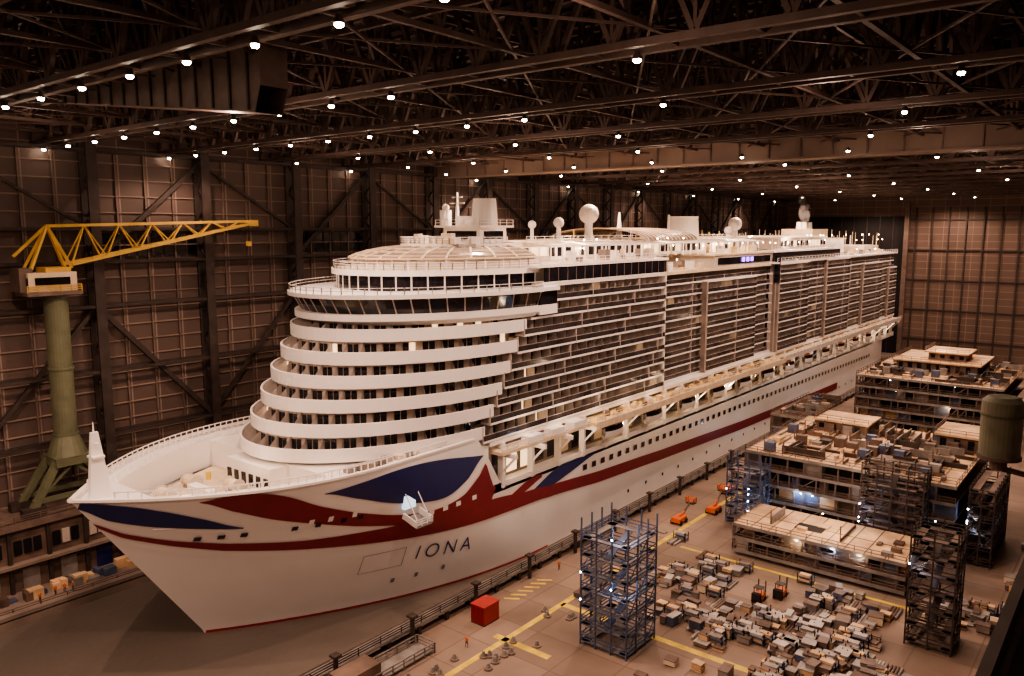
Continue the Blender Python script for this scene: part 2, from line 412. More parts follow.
b.box(CX-17.0,CX+17.0,72,80,19,23.5,'white')
for x,y in ((-4,57),(4,57),(-7,63),(7,63),(0,66)):
    b.cyl((CX+x-1.3,y,20.5),(CX+x+1.3,y,20.5),.9,.9,'cream',12);b.box(CX+x-1.6,CX+x+1.6,y-.7,y+.7,19.3,20,'grey')
    for e in (-1.35,1.35):b.cyl((CX+x+e-.1,y,20.5),(CX+x+e+.1,y,20.5),1.15,1.15,'house',14)
for x,y in ((-2.5,54),(2.5,54),(-9,67),(9,67),(4,61),(-4,61)):
    b.cyl((CX+x,y,19.3),(CX+x,y,20.6),.35,.45,'hiy',10)
b.box(CX-3,CX+3,60,61.5,19.3,21.5,'white');b.box(CX-6,CX+6,68.5,72,19.3,23.4,'white')
for x in range(-5,6,2):b.box(CX+x-.5,CX+x+.5,68.3,68.5,20,21.8,'glass')
for i in range(16):
    y=74+i*1.9;xx=CX+hw(y,24)-2.6-random.random();b.box(xx-.8,xx+.6,y,y+1.4,23.8,24.6,random.choice(['cabin','grey','rust','cream']))
b.poly([(CX-.4,44.5,23.8),(CX+.4,44.5,23.8),(CX+.25,45.3,33),(CX-.25,45.3,33)],'white')
b.poly([(CX-.4,47.5,23.8),(CX+.4,47.5,23.8),(CX+.25,46.2,33),(CX-.25,46.2,33)],'white')
for s in (-1,1):b.poly([(CX+s*.4,44.5,23.8),(CX+s*.4,47.5,23.8),(CX+s*.25,46.2,33),(CX+s*.25,45.3,33)],'white')
b.poly([(CX-.25,45.3,33),(CX+.25,45.3,33),(CX+.25,46.2,33),(CX-.25,46.2,33)],'white')
b.box(CX-.9,CX+.9,45,46.6,29.5,29.8,'white');b.beam((CX-1.2,45.7,31.5),(CX+1.2,45.7,31.5),.15,.15,'white');b.cyl((CX,45.7,33),(CX,45.7,34.4),.12,.05,'white',8)
b.build('foredeck',ship)
# front tiers
def arc(a,yc,ap,z,n=44,d=0,e=2.0):
    pts=[];bb=yc-ap
    for i in range(n+1):
        t=math.pi*i/n;c=math.cos(t);s=math.sin(t)
        pts.append((CX+(a-d)*math.copysign(abs(c)**(2/e),c),yc-(bb-d)*abs(s)**(2/e),z))
    return pts
def zshift(P,dz,dy=0):return [(p[0],p[1]+dy,p[2]+dz) for p in P]
b=MB();PT=3.55
for k in range(6):
    z=24+PT*k;yc=101.6+2.35*k;ap=70+2.15*k
    out=arc(21,yc,ap,z);inn=arc(21,yc,ap,z,d=.35);back=arc(21,yc+.5,ap,z,d=2.6)
    H=2.1
    b.strip(out,zshift(out,H),'white');b.strip(inn,zshift(inn,H),'white');b.strip(zshift(out,H),zshift(inn,H),'white')
    b.strip(out,arc(21,yc,ap,z,d=5.5),'white')
    b.strip(zshift(back,.1),zshift(back,PT),'house')
    b.strip(zshift(arc(21,yc,ap,z,d=.3),.15),zshift(arc(21,yc,ap,z,d=5.5),.15),'cream')
    bk=arc(21,yc+.5,ap,z,n=72,d=2.52)
    for i in range(1,71):
        if i%3==0:continue
        a=Vector(bk[i]);c=Vector(bk[i+1]);a2=a.lerp(c,.06);c2=a.lerp(c,.94)
        kk='lit' if random.random()<.06 else 'glass'
        b.poly([a2+Vector((0,0,.5)),c2+Vector((0,0,.5)),c2+Vector((0,0,3.1)),a2+Vector((0,0,3.1))],kk)
    dv=arc(21,yc,ap,z,n=24,d=.4);dv2=arc(21,yc+.5,ap,z,n=24,d=2.6)
    for i in range(1,24):
        b.poly([dv[i],dv2[i],(dv2[i][0],dv2[i][1],z+PT),(dv[i][0],dv[i][1],z+1.9)],'divider')
z=24+PT*6;yc=116.5;ap=83
o1=arc(21.6,yc,ap-1.2,z-.3);b.strip(arc(21,yc-1,ap+1,z-1.1),o1,'white');b.strip(o1,zshift(o1,1.1),'white');b.strip(o1,arc(21,yc,ap,z-.3,d=6),'white')
w0=arc(21.0,yc,ap+.2,z+.8,n=60);w1=arc(21.8,yc,ap-1.4,z+3.4,n=60);b.strip(w0,w1,'glass')
for i in range(0,61,2):b.beam(w0[i],w1[i],.2,.2,'divider')
b.strip(zshift(o1,1.1),arc(21,yc,ap+.2,z+.8),'white')
o2=arc(22.6,yc,ap-2.4,z+3.4);b.strip(o2,zshift(o2,.7),'white');b.strip(o2,arc(21,yc,ap,z+3.4,d=8),'white');b.strip(zshift(o2,.7),arc(21,yc+2,ap,z+4.1,d=12),'white')
ZB=z+4.1
b.rail(arc(22.2,yc,ap-2.1,ZB,n=40),1.1,'white',2,.1,2)
for s in (1,-1):
    X=CX+s*21.3
    b.box(X-.3,X+.3,yc,122,z-1,z+.8,'white');b.box(X-.25,X+.25,yc,122,z+.8,z+3.4,'glass');b.box(X-.9,X+.9,yc,122,z+3.4,ZB,'white')
l0=arc(18.5,119,91,ZB,n=50);l1=zshift(l0,2.6);b.strip(l0,l1,'glass')
for i in range(0,51,2):b.beam(l0[i],l1[i],.22,.22,'white')
l2=arc(19.4,119,90,ZB+2.6);b.strip(l2,zshift(l2,1.0),'white');b.strip(l2,arc(18,119,91,ZB+2.6,d=2),'white')
ZL=ZB+3.6
b.strip(zshift(l2,1.0),arc(18,121,91,ZL,d=15),'cream');b.rail(arc(19.1,119,90.4,ZL,n=36),1.3,'white',2,.12,3)
l3=arc(16.8,121,94,ZL,n=40);b.strip(l3,zshift(l3,1.8),'house')
for i in range(0,41,2):b.beam(l3[i],zshift(l3,1.8)[i],.3,.3,'white')
dz=[(1.02,1.8),(.97,2.3),(.88,2.9),(.76,3.4),(.6,3.75)]
for (f0,h0),(f1,h1) in zip(dz[:-1],dz[1:]):
    A=arc(17*f0,121,121-27*f0,ZL+h0,n=32);B=arc(17*f1,121,121-27*f1,ZL+h1,n=32)
    b.strip(A,B,'domeglass')
    for i in range(0,33,2):b.beam(A[i],B[i],.35,.35,'cream')
    for i in range(32):b.beam(A[i],A[i+1],.25,.25,'cream')
TP=arc(17*.6,121,121-27*.6,ZL+3.75,n=32);b.poly(TP,'cream');b.strip(TP,zshift(TP,.5),'white');b.poly(zshift(TP,.5),'cream');b.rail(zshift(TP,.5),1.2,'white',2,.12,3)
b.box(CX-17,CX+17,119,126,ZB,ZL+1.8,'house');b.box(CX-10,CX+10,119,126,ZL+1.8,ZL+4.2,'white')
for i in range(18):
    x=CX+random.uniform(-8,8);y=random.uniform(108,118);b.box(x,x+random.uniform(.5,2),y,y+1.2,ZL+4.2,ZL+4.6+random.random()*1.6,random.choice(['white','cream','house']))
b.build('front_superstructure',ship)
# side balconies
b=MB()
def side(y0,y1,z0,nd,pt,xo,s=1,ystart=None,step=3.1):
    X=CX+s*xo
    for k in range(nd):
        z=z0+pt*k
        ya=ystart(z) if ystart else y0
        xi=X-s*2.2
        b.box(min(X,xi),max(X,xi),ya,y1,z-.16,z+.24,'white')
        b.box(min(X,X-s*.08),max(X,X-s*.08),ya,y1,z+.24,z+1.2,'balglass')
        b.box(min(X+s*.04,X-s*.08),max(X+s*.04,X-s*.08),ya,y1,z+1.2,z+1.27,'divider')
        b.poly([(xi,ya,z),(xi,y1,z),(xi,y1,z+pt),(xi,ya,z+pt)],'cabin')
        y=ya;j=0
        while y<y1-.5:
            b.poly([(xi,y,z+.2),(X-s*.35,y,z+.2),(X-s*.35,y,z+pt-.2),(xi,y,z+pt-.2)],'divider')
            if j%6==0:b.box(min(X+s*.05,X-s*.3),max(X+s*.05,X-s*.3),y-.1,y+.1,z,z+pt,'divider')
            r=random.random();kk='lit' if r<.04 else ('house' if r<.12 else 'glass')
            e=min(y1,y+step*.88)
            b.poly([(xi+s*.06,y+.4,z+.3),(xi+s*.06,e,z+.3),(xi+s*.06,e,z+pt-.5),(xi+s*.06,y+.4,z+pt-.5)],kk)
            y+=step;j+=1
    zt=z0+pt*nd
    b.box(min(X,X-s*3),max(X,X-s*3),(ystart(zt) if ystart else y0),y1,zt-.2,zt+.3,'white')
fr=lambda z:101.6+(z-24)*.66
for s in (1,-1):
    side(0,166,23.2,9,2.93,21,s,fr)
    X=CX+s*21
    b.box(min(X,X-s*.6),max(X,X-s*.6),118,166,49.8,50.2,'white')
    b.box(min(X,X-s*.4),max(X,X-s*.4),119,166,50.2,52.9,'glass')
    for y in range(120,166,3):b.box(min(X+s*.06,X),max(X+s*.06,X),y,y+.15,50.2,52.9,'steel2')
    b.box(min(X+s*.2,X-s*3),max(X+s*.2,X-s*3),116,166.5,52.9,53.4,'white')
    b.rail([(X,118,53.4),(X,166,53.4)],1.2,'white',2.4,.1,2)
    b.box(min(X,X-s*6),max(X,X-s*6),165.7,166.1,22,53,'white')
    side(166,236,23.2,9,2.93,18.6,s)
    side(190,222,23.2,8,2.93,20.2,s)
    for yy in (190,222):b.box(min(CX+s*18,CX+s*20.1),max(CX+s*18,CX+s*20.1),yy-.06,yy+.06,23,46.6,'cabin')
    side(236,372,23.2,9,2.93,20.6,s)
    for (ya,yb,n) in ((236,262,9),(280,306,9),(324,350,8),(362,374,7)):
        side(ya,yb,23.2,n,2.93,21.7,s)
        for yy in (ya,yb):b.box(min(CX+s*19.5,CX+s*21.6),max(CX+s*19.5,CX+s*21.6),yy-.06,yy+.06,23,23.2+2.93*n,'cabin')
    b.box(min(CX+s*20,CX+s*21.7),max(CX+s*20,CX+s*21.7),235.6,236,44,52,'glass')
    b.box(min(CX+s*21.6,CX+s*12),max(CX+s*21.6,CX+s*12),234,374,49.7,50.2,'white')
    b.rail([(CX+s*21.5,234,50.2),(CX+s*21.5,374,50.2)],1.2,'white',3,.12,2)
    b.box(min(CX+s*19.2,CX+s*19.6),max(CX+s*19.2,CX+s*19.6),236,300,50.4,53,'glass');b.box(min(CX+s*15,CX+s*20),max(CX+s*15,CX+s*20),236,300,53,53.5,'white')
    b.rail([(CX+s*19.8,236,53.5),(CX+s*19.8,300,53.5)],1.2,'white',3,.12,2)
b.box(CX-15,CX+15,104,372,20,49,'cabin')
b.box(CX-19.5,CX+19.5,118,374,49.2,49.9,'cream')
b.box(CX-19.5,CX+19.5,120,166,53,53.6,'cream')
b.build('balcony_decks',ship)
b=MB()
for s in (1,-1):
    X=CX+s*21
    def bx(xa,xb,*r):b.box(min(CX+s*xa,CX+s*xb),max(CX+s*xa,CX+s*xb),*r)
    bx(16.5,17,103,376,13,23,'cabin');bx(16.5,21,104,378,13.4,14.0,'white')
    bx(20.7,21,104,378,14,15.0,'white')
    bx(15,21,103,376,22.2,22.9,'white')
    bx(20,24.6,132,236,20.6,21.3,'yellow');bx(24.4,24.8,132,236,20.2,21.6,'cream')
    bx(20,23,104,132,20.6,21.2,'cream');bx(20,24,236,376,21,21.6,'cream');bx(23.8,24.2,236,376,20.5,22,'white')
    y=106
    while y<376:
        bx(20.2,21.4,y,y+.7,14,22.4,'white');bx(20.8,24.4,y,y+.5,19.8,20.6,'white')
        b.beam((CX+s*21,y+.3,16.8),(CX+s*24.2,y+.3,20.2),.35,.35,'white')
        y+=8.6
    y=108
    while y<370:
        kk=random.choice(['glass','glass','lit','cream','dark','dark']);bx(17,17.08,y,y+3,14.6,19,kk);y+=4.3
    b.rail([(CX+s*24.5,132,21.5),(CX+s*24.5,376,21.5)],1.1,'cream',3,.1,2);b.rail([(CX+s*22.8,104,21.2),(CX+s*22.8,132,21.2)],1.2,'white',1.5,.12,3)
    b.rail([(CX+s*20.9,104,22.9),(CX+s*20.9,166,22.9)],1.2,'white',1.5,.12,2)
    for i in range(46):
        y=134+i*2.2+random.random();w=random.uniform(.6,1.4);xx=random.uniform(21.3,23.6)
        bx(xx,xx+.9,y,y+w,21.3,21.3+random.uniform(.4,1.2),random.choice(['yellow','yellow','cream','white','rust','grey']))
    for y in (112,119,126):bx(20.8,23,y,y+4,21.2,22.4,'white')
b.build('promenade_and_davits',ship)
b=MB()
def tender(y):
    x=CX+22.6;n=10;rings=[]
    for i in range(n+1):
        t=i/n;yy=y-3.6+7.2*t;w=1.3*math.sin(math.pi*min(1,max(.04,t*.92+.04)))**.5
        rings.append([(x-w,yy,18.3),(x-w*.9,yy,17.2),(x,yy,16.5),(x+w*.9,yy,17.2),(x+w,yy,18.3),(x+w*.7,yy,19.3),(x-w*.7,yy,19.3)])
    for r0,r1 in zip(rings[:-1],rings[1:]):
        for j in range(7):
            b.poly([r0[j],r1[j],r1[(j+1)%7],r0[(j+1)%7]],'white' if j<4 else ('glass' if j in(4,6) else 'orange'))
for i in range(12):tender(141+i*17.2)
b.build('lifeboats',ship)
# top
b=MB()
b.box(CX-10,CX+10,126,232,53.5,57,'white')
for y in range(126,230,3):
    for s in (-1,1):b.box(CX+s*10-.06,CX+s*10+.06,y,y+2,54.3,56.2,'glass' if random.random()<.7 else 'lit')
b.box(CX-11,CX+11,126,233,57,57.4,'cream');b.rail([(CX+11,126,57.4),(CX+11,233,57.4)],1.1,'white',3,.1,2)
b.box(CX-19,CX+19,196,236,49.9,53,'house');b.box(CX-19.3,CX+19.3,195,237,53,53.5,'cream')
b.box(CX+19,CX+19.2,198,234,50.6,52.4,'glass')
for y in range(126,234,4):
    for s in (-1,1):
        b.beam((CX+s*17,y,53.6),(CX+s*17,y,56.6),.25,.25,'white');b.beam((CX+s*17,y,56.6),(CX+s*11,y,57.2),.25,.25,'white')
for s in (-1,1):b.beam((CX+s*17,126,56.6),(CX+s*17,232,56.6),.3,.3,'white')
n=14
for y in range(168,196,2):
    A=[(CX+14*math.cos(math.pi*i/n),y,57.2+3*math.sin(math.pi*i/n)) for i in range(n+1)];B=[(p[0],y+2,p[2]) for p in A]
    b.strip(A,B,'domeglass')
    for i in range(n):b.beam(A[i],A[i+1],.25,.25,'cream')
def radome(x,y,z,r,base):
    b.cyl((x,y,base),(x,y,z-r*.6),r*.45,r*.4,'white',12);b.ball((x,y,z),r,'white',20)
radome(CX,165,63.6,2.4,57);radome(CX-4,158,61.5,1.3,57);radome(CX,252,61.6,2.2,55);radome(CX+3,240,59.5,1.3,53);radome(CX-6,150,61,1.0,57)
b.cyl((CX+2,176,57),(CX+2,176,64.2),1.0,.2,'white',10)
b.box(CX-5,CX+5,119,127,57,60.3,'white');b.box(CX-6.2,CX+6.2,117.5,128,60.3,60.7,'white')
b.box(CX-3.5,CX+3.5,121,126,60.7,62.6,'white');b.cyl((CX+3.5,122,60.7),(CX+3.5,122,66),2.7,2.3,'white',20)
for s in (-1,1):b.box(CX+s*5-.03,CX+s*5+.03,120,126,58,59.6,'glass')
b.box(CX-4,CX+4,118.9,119,58,59.6,'glass')
b.rail([(CX-6,117.7,60.7),(CX+6,117.7,60.7),(CX+6,128,60.7)],1.1,'white',2,.1,2)
b.cyl((CX-3,121,62.6),(CX-3,121,67.4),.35,.15,'white',8);b.beam((CX-5,121,65.2),(CX-1,121,65.2),.2,.2,'white');b.beam((CX-4.4,121,66.4),(CX-1.6,121,66.4),.2,.2,'white')
b.box(CX-6,CX-4.6,119,121,60.7,63.8,'white');b.ball((CX-5.3,120,64.3),.8,'white',12)
A=[]
for z,rx,ry in ((53,4.6,6.2),(58,4.3,5.8),(63,4.0,5.2),(63.6,4.2,5.4)):
    A.append([(CX+rx*math.cos(2*math.pi*i/28),215+ry*math.sin(2*math.pi*i/28),z) for i in range(29)])
for r0,r1 in zip(A[:-1],A[1:]):b.strip(r0,r1,'white')
b.poly(A[-1][:28],'grey')
b.cyl((CX,206,57),(CX,206,64),.5,.3,'white')
b.box(CX-14,CX+14,256,300,53.5,57,'house');b.box(CX-14.5,CX+14.5,255,301,57,57.5,'white')
b.box(CX-9,CX+9,304,340,50.4,56,'white');b.box(CX-9.5,CX+9.5,303,341,56,56.4,'cream');b.box(CX-6,CX+6,310,328,56.4,60,'cream')
for y in (312,318,324):b.cyl((CX,y,60),(CX,y,62.6),1.1,.9,'white',14)
b.box(CX-15,CX+15,346,368,50.4,53.2,'house')
for y in range(256,300,3):b.box(CX+14,CX+14.1,y,y+2,54.2,56.2,'lit' if random.random()<.3 else 'glass')
for i in range(190):
    y=random.uniform(128,368);x=CX+random.choice((-1,1))*random.uniform(12,18.6)
    zb=53.6 if (y<166 or 196<y<236) else 49.9
    b.box(x,x+random.uniform(.5,2),y,y+random.uniform(.5,2.5),zb,zb+random.uniform(.4,2.2),random.choice(['white','cream','cabin','yellow','house']))
for i in range(80):
    y=random.uniform(128,368);x=CX+random.uniform(-10,17);zb=53
    b.beam((x,y,zb),(x,y,zb+random.uniform(4,7)),.16,.16,random.choice(['cream','yellow','white']))
for i in range(70):
    y=random.uniform(126,368);x=CX+random.choice((10.6,15,19));b.ball((x,y,random.choice((55.8,57.8,52))),.2,'lampf',6)
for y in (213,216,219):b.box(CX+19.3,CX+19.5,y,y+1.5,51,52.2,'purple')
b.build('upper_deck_fittings',ship)
# steam plume over the aft funnels
ms=bpy.data.materials.new('steam');ms.use_nodes=True;nt=ms.node_tree
nt.nodes.remove(nt.nodes['Principled BSDF']);vp=nt.nodes.new('ShaderNodeVolumePrincipled');vp.inputs['Color'].default_value=(.95,.88,.84,1)
tc=nt.nodes.new('ShaderNodeTexCoord');nn=nt.nodes.new('ShaderNodeTexNoise');nn.inputs['Scale'].default_value=.45
mr=nt.nodes.new('ShaderNodeMapRange');mr.inputs[1].default_value=.42;mr.inputs[2].default_value=.62;mr.inputs[3].default_value=0;mr.inputs[4].default_value=1.1
nt.links.new(tc.outputs['Object'],nn.inputs['Vector']);nt.links.new(nn.outputs['Fac'],mr.inputs[0]);nt.links.new(mr.outputs[0],vp.inputs['Density'])
nt.links.new(vp.outputs[0],nt.nodes['Material Output'].inputs['Volume']);M['steam']=ms
b=MB();b.ball((CX,318,66.4),2.4,'steam',16,1.8);b.ball((CX-1,316.5,71.2),1.7,'steam',14,1.1);b.build('steam_plume',ship,True)
# ------------------------------------------------------------------ crane
cr=MB();x,y=-146.0,56.6
cr.cyl((x,y,24),(x,y,50),1.9,1.9,'green',24);cr.cyl((x,y,21),(x,y,24.5),3.2,2.0,'green',20)
for z in (24.4,36,49):cr.cyl((x,y,z),(x,y,z+.4),2.1,2.1,'green',24)
cr.box(x-3,x+3,y-3,y+3,19.5,21,'green')
for sx,sy in ((-1,-1),(1,-1),(1,1),(-1,1)):
    px=x+sx*2.6
    cr.beam((x+sx*2,y+sy*2.4,20.5),(px,y+sy*7.0,13.2),1.1,1.1,'green');cr.box(px-.8,px+.8,y+sy*7-1.8,y+sy*7+1.8,12.02,13.6,'steel')
    cr.beam((x+sx*2,y,19.6),(px,y+sy*7,13.8),.4,.4,'green')
cr.beam((x-2.6,y-7,14.4),(x-2.6,y+7,14.4),.6,.8,'green');cr.beam((x+2.6,y-7,14.4),(x+2.6,y+7,14.4),.6,.8,'green')
cr.box(x-2.2,x+3.4,y-5.5,y+3.2,49,49.6,'steel2');cr.box(x-2.2,x+2.8,y-5,y+2.6,49.6,52.8,'cream');cr.box(x+2.8,x+2.9,y-4,y+1.5,50.6,52,'glass');cr.box(x-2.2,x+2.8,y-5.1,y-5,50.4,52,'glass')
cr.rail([(x+3.3,y-5.4,49.6),(x+3.3,y+3.1,49.6)],1.1,'cy',1.5)
cr.box(x-2.0,x+2.2,y-2,y+2,52.8,53.6,'cy')
JL=38.9
for s in (-1,1):
    w=1.5
    cr.beam((x+s*w,y-4,53.4),(x,y-.5,60.6),.45,.45,'cy');cr.beam((x+s*w,y+2.5,53.4),(x,y-.5,60.6),.45,.45,'cy')
    cr.beam((x+s*w,y+2.5,54),(x+s*.4,y+JL,61.2),.5,.5,'cy')
    n=6
    lo=lambda t:Vector((x+s*w+(-s*w+s*.4)*t,y+2.5+(JL-2.5)*t,54+7.2*t))
    up=lambda t:Vector((x,y+2.5+(JL-2.5)*t,60.6+1.0*t))
    for i in range(n):
        t=i/n;t2=(i+1)/n;m=(t+t2)/2
        cr.beam(lo(t),up(m),.22,.22,'cy');cr.beam(up(m),lo(t2),.22,.22,'cy')
cr.beam((x,y-.5,60.5),(x,y+JL,61.6),.5,.5,'cy');cr.box(x-.7,x+.7,y+JL-1,y+JL+1,60.6,61.8,'cy')
cr.beam((x,y+JL-1,61),(x,y+JL-1,57.5),.1,.1,'steel');cr.box(x-.4,x+.4,y+JL-1.4,y+JL-.6,56.5,57.5,'cy')
cr.beam((x,y-.5,60.6),(x,y-6,55.5),.45,.45,'cy');cr.box(x-2,x+2,y-6,y-4,49.6,53.6,'steel2')
cr.build('portal_jib_crane')
# ------------------------------------------------------------------ scaffolds
def scaffold(name,x0,x1,y0,y1,z1,k='blued',deck='grey',step=2.6,lights=0):
    b=MB();nx=max(1,round((x1-x0)/2.4));ny=max(1,round((y1-y0)/2.4))
    xs=[x0+(x1-x0)*i/nx for i in range(nx+1)];yy=[y0+(y1-y0)*i/ny for i in range(ny+1)]
    for x in xs:
        for y in yy:
            if x in(xs[0],xs[-1]) or y in (yy[0],yy[-1]):b.beam((x,y,0),(x,y,z1+.6),.2,.2,k)
    z=.6;lv=0
    while z<z1+.01:
        for h in (0,.55,1.1):
            if z+h>z1+.6:continue
            for y in (y0,y1):b.beam((x0,y,z+h),(x1,y,z+h),.12,.14,k)
            for x in (x0,x1):b.beam((x,y0,z+h),(x,y1,z+h),.12,.14,k)
        b.box(x0,x1,y0,y0+1.3,z-.1,z,deck);b.box(x0,x1,y1-1.3,y1,z-.1,z,deck);b.box(x0,x0+1.3,y0,y1,z-.1,z,deck);b.box(x1-1.3,x1,y0,y1,z-.1,z,deck)
        if z+step<=z1:
            ya,yb=(y0+.6,y1-.6) if lv%2 else (y1-.6,y0+.6)
            xm=(x0+x1)/2;b.beam((xm,ya,z),(xm,yb,z+step),1.0,.15,k)
            for i in range(nx):
                if (i+lv)%2==0:b.beam((xs[i],y0,z),(xs[i+1],y0,z+step),.12,.12,k)
            for i in range(ny):
                if (i+lv)%2==0:b.beam((x0,yy[i],z),(x0,yy[i+1],z+step),.12,.12,k);b.beam((x1,yy[i],z),(x1,yy[i+1],z+step),.12,.12,k)
        z+=step;lv+=1
    for i in range(lights):
        zz=random.uniform(2,z1-1);p=(random.choice((x0,xs[len(xs)//2])),y0-.1,zz);b.ball(p,.14,'lampw',6)
        if i<2:point((p[0]+1,p[1]+1.5,p[2]+.5),260,(.55,.7,1),.15,'site_and_fill_light')
    return b.build(name)
scaffold('scaffold_tower',-60.8,-53.1,91.2,99.3,18.6,lights=4)
scaffold('scaffold_tower',-65,-58,151,156,13.5,lights=5)
scaffold('scaffold_tower',-39,-28.5,151,156,17,'steel','rust',lights=3)
scaffold('scaffold_tower',-24,-18,121,127.5,17.5,'steel','rust',lights=1)
scaffold('scaffold_tower',-22.5,-18.5,158,176,14,'steel','rust',lights=4)
# ------------------------------------------------------------------ sections
def section(name,x0,x1,y0,y1,z1,levels,top='ply',seed=1,lights=8,wall='rust',extra=None,clut=14,z00=1.2):
    rnd=random.Random(seed);b=MB()
    for l in range(levels+1):
        z=z00+(z1-z00)*l/levels
        j=rnd.uniform(-.0,1.6) if l<levels else 0
        b.box(x0+j,x1,y0+j,y1,z-.35,z,top if l==levels else wall)
        b.box(x0-.1,x1+.1,y0-.15,y0,z-.5,z+.1,'grey');b.box(x0-.15,x0,y0,y1,z-.5,z+.1,'grey')
        if l==levels:
            nn=int((x1-x0)/3)
            for i in range(1,nn):b.box(x0+i*(x1-x0)/nn-.08,x0+i*(x1-x0)/nn+.08,y0,y1,z,z+.05,'rust')
            nn=int((y1-y0)/5)
            for i in range(1,nn):b.box(x0,x1,y0+i*(y1-y0)/nn-.08,y0+i*(y1-y0)/nn+.08,z,z+.05,'rust')
            for i in range(5 if clut<30 else 1):
                xx=rnd.uniform(x0+2,x1-7);yy=rnd.uniform(y0+2,y1-7);b.box(xx,xx+rnd.uniform(3,6),yy,yy+rnd.uniform(3,5),z,z+.06,rnd.choice(['dark','rust']))
    for l in range(levels):
        z=z00+(z1-z00)*l/levels;zz=z00+(z1-z00)*(l+1)/levels-.35
        x=x0
        while x<x1-1:
            w=rnd.uniform(1.6,4)
            if rnd.random()<.5:b.box(x,min(x1,x+w),y0+.8+rnd.random()*2,y0+3.1,z,zz,rnd.choice([wall,wall,'grey','blued','steel','ply']))
            b.beam((x,y0+.3,z),(x,y0+.3,zz),.3,.3,'steel2')
            if rnd.random()<.3:b.beam((x,y0+.2,z),(min(x1,x+w),y0+.2,zz),.2,.2,'steel2')
            x+=w
        y=y0
        while y<y1-1:
            w=rnd.uniform(1.6,4)
            if rnd.random()<.55:b.box(x0+.8,x0+3,y,min(y1,y+w),z,zz,rnd.choice([wall,wall,'grey','blued','steel','ply']))
            b.beam((x0+.3,y,z),(x0+.3,y,zz),.3,.3,'steel2');y+=w
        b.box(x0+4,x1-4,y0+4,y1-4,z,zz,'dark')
        b.rail([(x0,y0,z),(x1,y0,z)],1.1,'steel2',2.5,.1,2);b.rail([(x0,y0,z),(x0,y1,z)],1.1,'steel2',2.5,.1,2)
    b.rail([(x0,y1,z1),(x0,y0,z1),(x1,y0,z1),(x1,y1,z1)],1.1,'steel2',2.5,.1,2)
    for i in range(int((x1-x0)*(y1-y0)/clut)):
        x=rnd.uniform(x0+1,x1-3);y=rnd.uniform(y0+1,y1-3);t=rnd.random()
        if t<.4:b.box(x,x+rnd.uniform(.5,2.5),y,y+rnd.uniform(.5,2.5),z1,z1+rnd.uniform(.2,1.0),rnd.choice(['ply','grey','rust','cream','steel2','steel']))
        elif t<.65:b.box(x,min(x1,x+rnd.uniform(3,9)),y,y+.2,z1,z1+rnd.uniform(.4,1.8),rnd.choice(['rust','grey','steel']))
        elif t<.9:b.box(x,x+.2,y,min(y1,y+rnd.uniform(3,9)),z1,z1+rnd.uniform(.4,1.8),rnd.choice(['rust','grey','steel']))
        else:b.box(x,x+2,y,y+1.4,z1,z1+2.0,rnd.choice(['grey','steel2','blued']))
        if t>.8:b.beam((x,y,z1),(x,y,z1+rnd.uniform(1.5,3.5)),.18,.18,'steel2')
    x=x0+1
    while x<x1:
        for yy in (y0+1,(y0+y1)/2):b.box(x,x+1.2,yy,yy+1.2,0,z00-.3,'concrete')
        x+=6
    if extra:
        for (a,c,d,e,f,g,kk) in extra:b.box(a,c,d,e,f,g,kk)
        for (a,c,d,e,f,g,kk) in extra:
            if kk=='ply':b.rail([(a,e,g),(a,d,g),(c,d,g)],1.1,'steel2',2.5,.1,2)
            else:
                xx=a+.6
                while xx<c-1.5:
                    b.box(xx,xx+1.2,d-.05,d,f+.6,g-.5,'glass');xx+=2.6
    for i in range(lights):
        l=rnd.randrange(levels);z=z00+(z1-z00)*(l+.75)/levels
        if rnd.random()<.5:p=(rnd.uniform(x0+1,x1-1),y0+.6,z)
        else:p=(x0+.6,rnd.uniform(y0+1,y1-1),z)
        b.ball(p,.17,'lampw' if i%2 else 'lampf',6)
        if i<5:point((p[0]-.5,p[1]-.8,p[2]),380,(.5,.7,1) if i%2 else (1,.7,.4),.2,'site_and_fill_light')
    return b.build(name)
section('ship_section_block',-64,-24.5,157.5,197,14,4,seed=2,lights=12,clut=9,extra=[(-58,-47,184,194,14,16.4,'rust'),(-58.4,-46.6,183.6,194,16.4,16.8,'ply'),(-40,-30,162,168,14,15.0,'rust'),(-33,-25,184,196,14,17,'rust'),(-33.5,-24.6,183.5,196,17,17.4,'ply')])
section('ship_section_block',-57,-27.5,136,149.5,6,2,seed=3,lights=3,clut=40)
section('ship_section_block',-67,-29,247,292,17,5,seed=4,lights=12,clut=9,extra=[(-60,-38,264,286,17,20,'rust'),(-61,-37,263,287,20,20.4,'ply'),(-52,-42,268,280,20.4,22.6,'rust'),(-53,-41,267,281,22.6,23,'ply')])
section('ship_section_block',-77,-67,206,236,11,3,'rust',seed=5,lights=3,wall='rust',clut=5)
